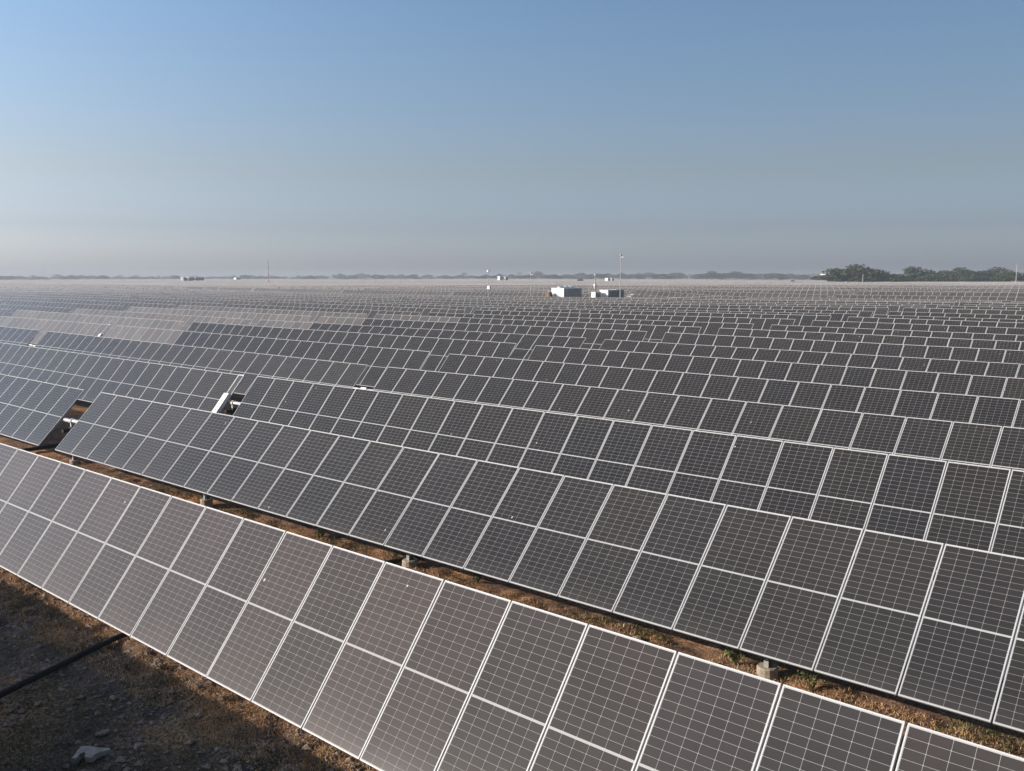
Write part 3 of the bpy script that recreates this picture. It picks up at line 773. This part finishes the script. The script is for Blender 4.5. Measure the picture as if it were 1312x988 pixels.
# ---------------------------------------------------------------- ground litter in the foreground
def blades(name, mat, n, region, size, density_seed, thr, label, cat, flat=0.5):
    r = np.random.default_rng(density_seed); x0, x1, y0, y1 = region
    X = r.uniform(x0, x1, n * 3); Y = r.uniform(y0, y1, n * 3)
    dn = vnoise(X, Y, 0.9, density_seed + 40) + .5 * vnoise(X, Y, .33, density_seed + 41)
    keep = dn + r.normal(0, .1, len(X)) > thr
    X, Y = X[keep][:n], Y[keep][:n]; Z = gzm(X, Y)
    m = len(X); a = r.uniform(0, 2 * math.pi, m); l = r.uniform(size * .4, size, m); up = r.uniform(0, 1, m) ** (1 / flat) * l
    d = np.stack([np.cos(a), np.sin(a)], 1); wv = np.stack([-d[:, 1], d[:, 0]], 1) * (l * .022 + .0028)[:, None]
    B = np.stack([X, Y, Z - .005], 1); hz = np.sqrt(np.maximum(l ** 2 - up ** 2, 0))
    mid = B + np.concatenate([d * (hz * .45)[:, None], (up * .75)[:, None]], 1); tip = B + np.concatenate([d * hz[:, None], (up + .006)[:, None]], 1)
    W3 = np.concatenate([wv, np.zeros((m, 1))], 1)
    V = np.stack([B - W3, B + W3, mid + W3, tip, mid - W3], 1).reshape(-1, 3)
    F = [(5 * i, 5 * i + 1, 5 * i + 2, 5 * i + 3, 5 * i + 4) for i in range(m)]
    me = bpy.data.meshes.new(name); me.from_pydata(V.tolist(), [], F); me.materials.append(mat)
    tag(link(name, me), label, cat, None, 'stuff')
def blade_mat(name, a, b_):
    m, n, b = new_mat(name); g = N(n, 'ShaderNodeNewGeometry')
    ns = noise(n, g.outputs['Position'], 9.0, 4)
    wn = N(n, 'ShaderNodeTexWhiteNoise', noise_dimensions='1D'); n.links.new(g.outputs['Random Per Island'], wn.inputs['W'])
    c = mixc(n, wn.outputs['Value'], rgb(*a), rgb(*b_))
    n.links.new(c, b.inputs['Base Color']); b.inputs['Roughness'].default_value = .8
    b.inputs['Specular IOR Level'].default_value = .2
    return m
M_STRAW = blade_mat('straw', (.32, .18, .085), (.76, .53, .30))
M_GREEN = blade_mat('weed_green', (.06, .07, .024), (.22, .205, .085))
blades('dry_grass', M_STRAW, 170000, (-34, 1, 8.2, 13.4), .075, 21, -.22, 'dry brown grass litter on the sunny strip behind the nearest row', 'grass', 1.0)
blades('dry_grass', M_STRAW, 42000, (-22, -7, 6.35, 7.8), .075, 22, -.14, 'dry brown grass along the foot of the nearest row', 'grass', .5)
M_DARKSTRAW = blade_mat('dark_straw', (.06, .035, .02), (.30, .17, .08))
blades('dry_grass', M_DARKSTRAW, 25000, (-34, 1, 8.2, 13.4), .09, 31, -.05, 'darker brown dead stalks tangled in the sunny strip', 'grass', .8)
blades('green_weeds', M_GREEN, 26000, (-34, 1, 8.5, 13.6), .14, 23, .12, 'low green weeds among the litter between the two nearest rows', 'weeds', .9)
blades('green_weeds', M_GREEN, 22000, (-22, -7, 2.6, 7.2), .085, 24, .1, 'low dark green weeds on the shaded foreground ground', 'weeds', .8)
def pebbles(n, region, seed):
    r = np.random.default_rng(seed); V, F = [], []
    x0, x1, y0, y1 = region
    X = r.uniform(x0, x1, n * 3); Y = r.uniform(y0, y1, n * 3); k = vnoise(X, Y, 1.3, 77) + r.normal(0, .15, n * 3) > 0
    X, Y = X[k][:n], Y[k][:n]; Z = gzm(X, Y)
    for x, y, z in zip(X, Y, Z):
        z += .012; s = r.uniform(.012, .036) * (2.2 if r.random() < .13 else 1); n0 = len(V)
        for (a, b, c) in ((1, 0, 0), (.2, 1, .1), (-1, .2, 0), (-.1, -1, 0), (.1, .1, .7), (0, 0, -.5)):
            V.append((x + s * (a + r.normal(0, .2)), y + s * (b + r.normal(0, .2)), z + s * c * .9))
        for f in ((0, 1, 4), (1, 2, 4), (2, 3, 4), (3, 0, 4)): F.append(tuple(n0 + i for i in f))
    me = bpy.data.meshes.new('gravel'); me.from_pydata(V, [], F); me.materials.append(M_STONE)
    tag(link('gravel', me), 'loose small stones scattered on the bare ground', 'gravel', None, 'stuff')
pebbles(12000, (-22, -6.5, 2.4, 13.0), 5)

def ground_at(px, py):
    r = ray(px, py); lo = 5.0 / -r.z; p = Vector((0, 0, CAMZ)) + r * (CAMZ / -r.z)
    for _ in range(12):
        z = float(gzm([p.x], [p.y])[0]); p = Vector((0, 0, CAMZ)) + r * ((CAMZ - z) / -r.z)
    return p
def stone(px, py, wpx, label, flat=.55, seed=0):
    p = ground_at(px, py); s = wpx / FPX * (p - Vector((0, 0, CAMZ))).length / 2
    bm = bmesh.new(); bmesh.ops.create_icosphere(bm, subdivisions=2, radius=1); r = random.Random(seed + int(px * 7))
    off = [Vector((r.uniform(-1, 1), r.uniform(-1, 1), r.uniform(-1, 1))).normalized() for _ in range(7)]
    for v in bm.verts:
        k = 1.0
        for o in off:
            dd = v.co.normalized().dot(o)
            if dd > .6: k = min(k, .6 / dd * r.uniform(.97, 1.03))
        v.co = v.co * k
        v.co = Vector((v.co.x * s, v.co.y * s * .8, v.co.z * s * flat))
    me = bpy.data.meshes.new('stone'); bm.to_mesh(me); bm.free(); me.materials.append(M_STONE)
    o = link('stone', me, None, p + Vector((0, 0, s * flat * .35)), (r.uniform(-.2, .2), r.uniform(-.2, .2), r.uniform(0, 6)))
    tag(o, label, 'stone', 'stones on the shaded ground')
stone(178, 959, 20, 'flat rounded stone right of the broken concrete block', .5, 1)
stone(132, 941, 17, 'largest stone in the cluster just above the broken concrete block', .5, 2)
stone(101, 953, 11, 'stone at the left of the cluster above the concrete block', .5, 3)
stone(115, 954, 9, 'small stone in the middle of the cluster above the concrete block', .6, 4)
stone(125, 957, 9, 'small stone at the lower right of the cluster above the concrete block', .6, 5)
stone(126, 916, 9, 'pointed stone beside the green weeds', .7, 6)
stone(89, 911, 10, 'reddish stone left of the pointed stone', .5, 7)
stone(48, 902, 12, 'flat pale stone left of the reddish stone', .3, 8)
stone(29, 891, 8, 'pale stone below the black conduit', .4, 9)
stone(57, 858, 10, 'flat stone close under the black conduit', .3, 10)
stone(12, 929, 11, 'flat stone near the left photo edge', .3, 11)
stone(196, 927, 11, 'stone among weeds right of the cluster', .5, 12)
def broken_block():
    p = ground_at(117, 974); bm = bmesh.new()
    out = [(-.17, -.055), (-.115, -.06), (-.105, -.0), (-.07, .025), (-.04, 0), (-.035, -.06), (.045, -.075), (.06, -.03), (.1, 0), (.2, .035), (.19, .06), (.05, .075), (-.03, .11), (-.13, .12)]
    vb = [bm.verts.new((x * 1.3, y * 1.3, 0)) for x, y in out]; vt = [bm.verts.new((x * 1.26, y * 1.26, .095 - .03 * max(0, x) / .2)) for x, y in out]
    bm.faces.new(vt); bm.faces.new(vb[::-1])
    for i in range(len(out)): bm.faces.new([vb[i], vb[(i + 1) % len(out)], vt[(i + 1) % len(out)], vt[i]])
    bmesh.ops.recalc_face_normals(bm, faces=bm.faces)
    me = bpy.data.meshes.new('concrete_fragment'); bm.to_mesh(me); bm.free()
    me.materials.append(simple('pale_concrete', (.37, .335, .285), .9, 0, .15, 10, .4))
    o = link('concrete_fragment', me, None, p + Vector((0, 0, .03)), (R(14), R(-6), YAW + R(4)))
    tag(o, 'broken pale concrete piece with a notch lying on the shaded ground', 'concrete fragment')
broken_block()

def conduit(pts, rad, label, n=12):
    P = []
    for a, b in zip(pts[:-1], pts[1:]):
        for i in range(n): P.append((a[0] + (b[0] - a[0]) * i / n, a[1] + (b[1] - a[1]) * i / n))
    P.append(pts[-1]); P = np.array(P)
    z = ground_z(P[:, 0], P[:, 1]) + rad + .07
    m = MB(); m.tube([(x, y, zz) for (x, y), zz in zip(P, z)], rad, 10)
    for i in range(6, len(P) - 3, 14): m.tube([(P[i][0], P[i][1], z[i]), (P[i][0] + (P[i + 1][0] - P[i][0]) * .3, P[i][1] + (P[i + 1][1] - P[i][1]) * .3, z[i] + (z[i + 1] - z[i]) * .3)], rad * 1.18, 10)
    o = m.build('cable_conduit', M_BLACK); tag(o, label, 'conduit')
conduit([(-14.3, 3.2), (-15.0, 4.95), (-15.8, 7.05), (-16.2, 9.0), (-16.0, 11.6), (-15.4, 12.6), (-15.1, 13.6), (-15.0, 16)], .05, 'black cable conduit crossing the shaded ground under the nearest row')
conduit([(-35.3, 9.0), (-35.0, 12.5), (-35.0, 14.2), (-35.2, 19)], .07, 'black cable conduit below the gap with the white bearing')

def weed(px, py, hpx, label, seed):
    p = ground_at(px, py); r = np.random.default_rng(seed); H = hpx / FPX * (p - Vector((0, 0, CAMZ))).length
    e = empty('weed_plant', p); st, lf = MB(), MB()
    for s in range(16):
        a = r.uniform(0, 6.28); lean = r.uniform(.15, .55) * H; h = H * r.uniform(.55, 1)
        pts = [Vector((0, 0, -.02)), Vector((lean * .4 * math.cos(a), lean * .4 * math.sin(a), h * .6)), Vector((lean * math.cos(a), lean * math.sin(a), h))]
        st.tube(pts, [.006, .004, .002], 5)
        for q in range(16):
            t = r.uniform(.2, 1); c = pts[1].lerp(pts[2], (t - .5) * 2) if t > .5 else pts[0].lerp(pts[1], t * 2)
            u = Vector(r.normal(size=3)).normalized(); v = u.cross(Vector(r.normal(size=3))).normalized(); s_ = r.uniform(.018, .04)
            lf.quad([c, c + u * s_ + v * s_ * .4, c + u * s_ * 2.2, c + u * s_ - v * s_ * .4])
    lf.build('leaves', M_GREEN, e); st.build('stem', M_GREEN, e); tag(e, label, 'weed', 'leafy weeds beside the footings')
weed(1040, 886, 58, 'tall leafy weed right of the concrete footing in the sunny strip', 1)
weed(943, 853, 30, 'low weed left of the rightmost concrete footing', 2)
weed(612, 747, 28, 'low green weed right of the middle concrete footing', 3)
weed(410, 690, 14, 'small weed midway along the sunny strip', 4)

# ---------------------------------------------------------------- the hazy air
def haze():
    bpy.context.view_layer.update()
    m = bpy.data.materials.new('haze'); m.use_nodes = True; n = m.node_tree; n.nodes.clear()
    o = n.nodes.new('ShaderNodeOutputMaterial'); v = n.nodes.new('ShaderNodeVolumePrincipled')
    v.inputs['Color'].default_value = rgb(.47, .525, .59); v.inputs['Density'].default_value = 0.0005
    v.inputs['Anisotropy'].default_value = 0.2
    n.links.new(v.outputs[0], o.inputs['Volume'])
    mb = MB(); mb.box((-800, 1500, 9.0), (7000, 5200, 32.0)); tag(mb.build('haze', m), kind='stuff')
haze()
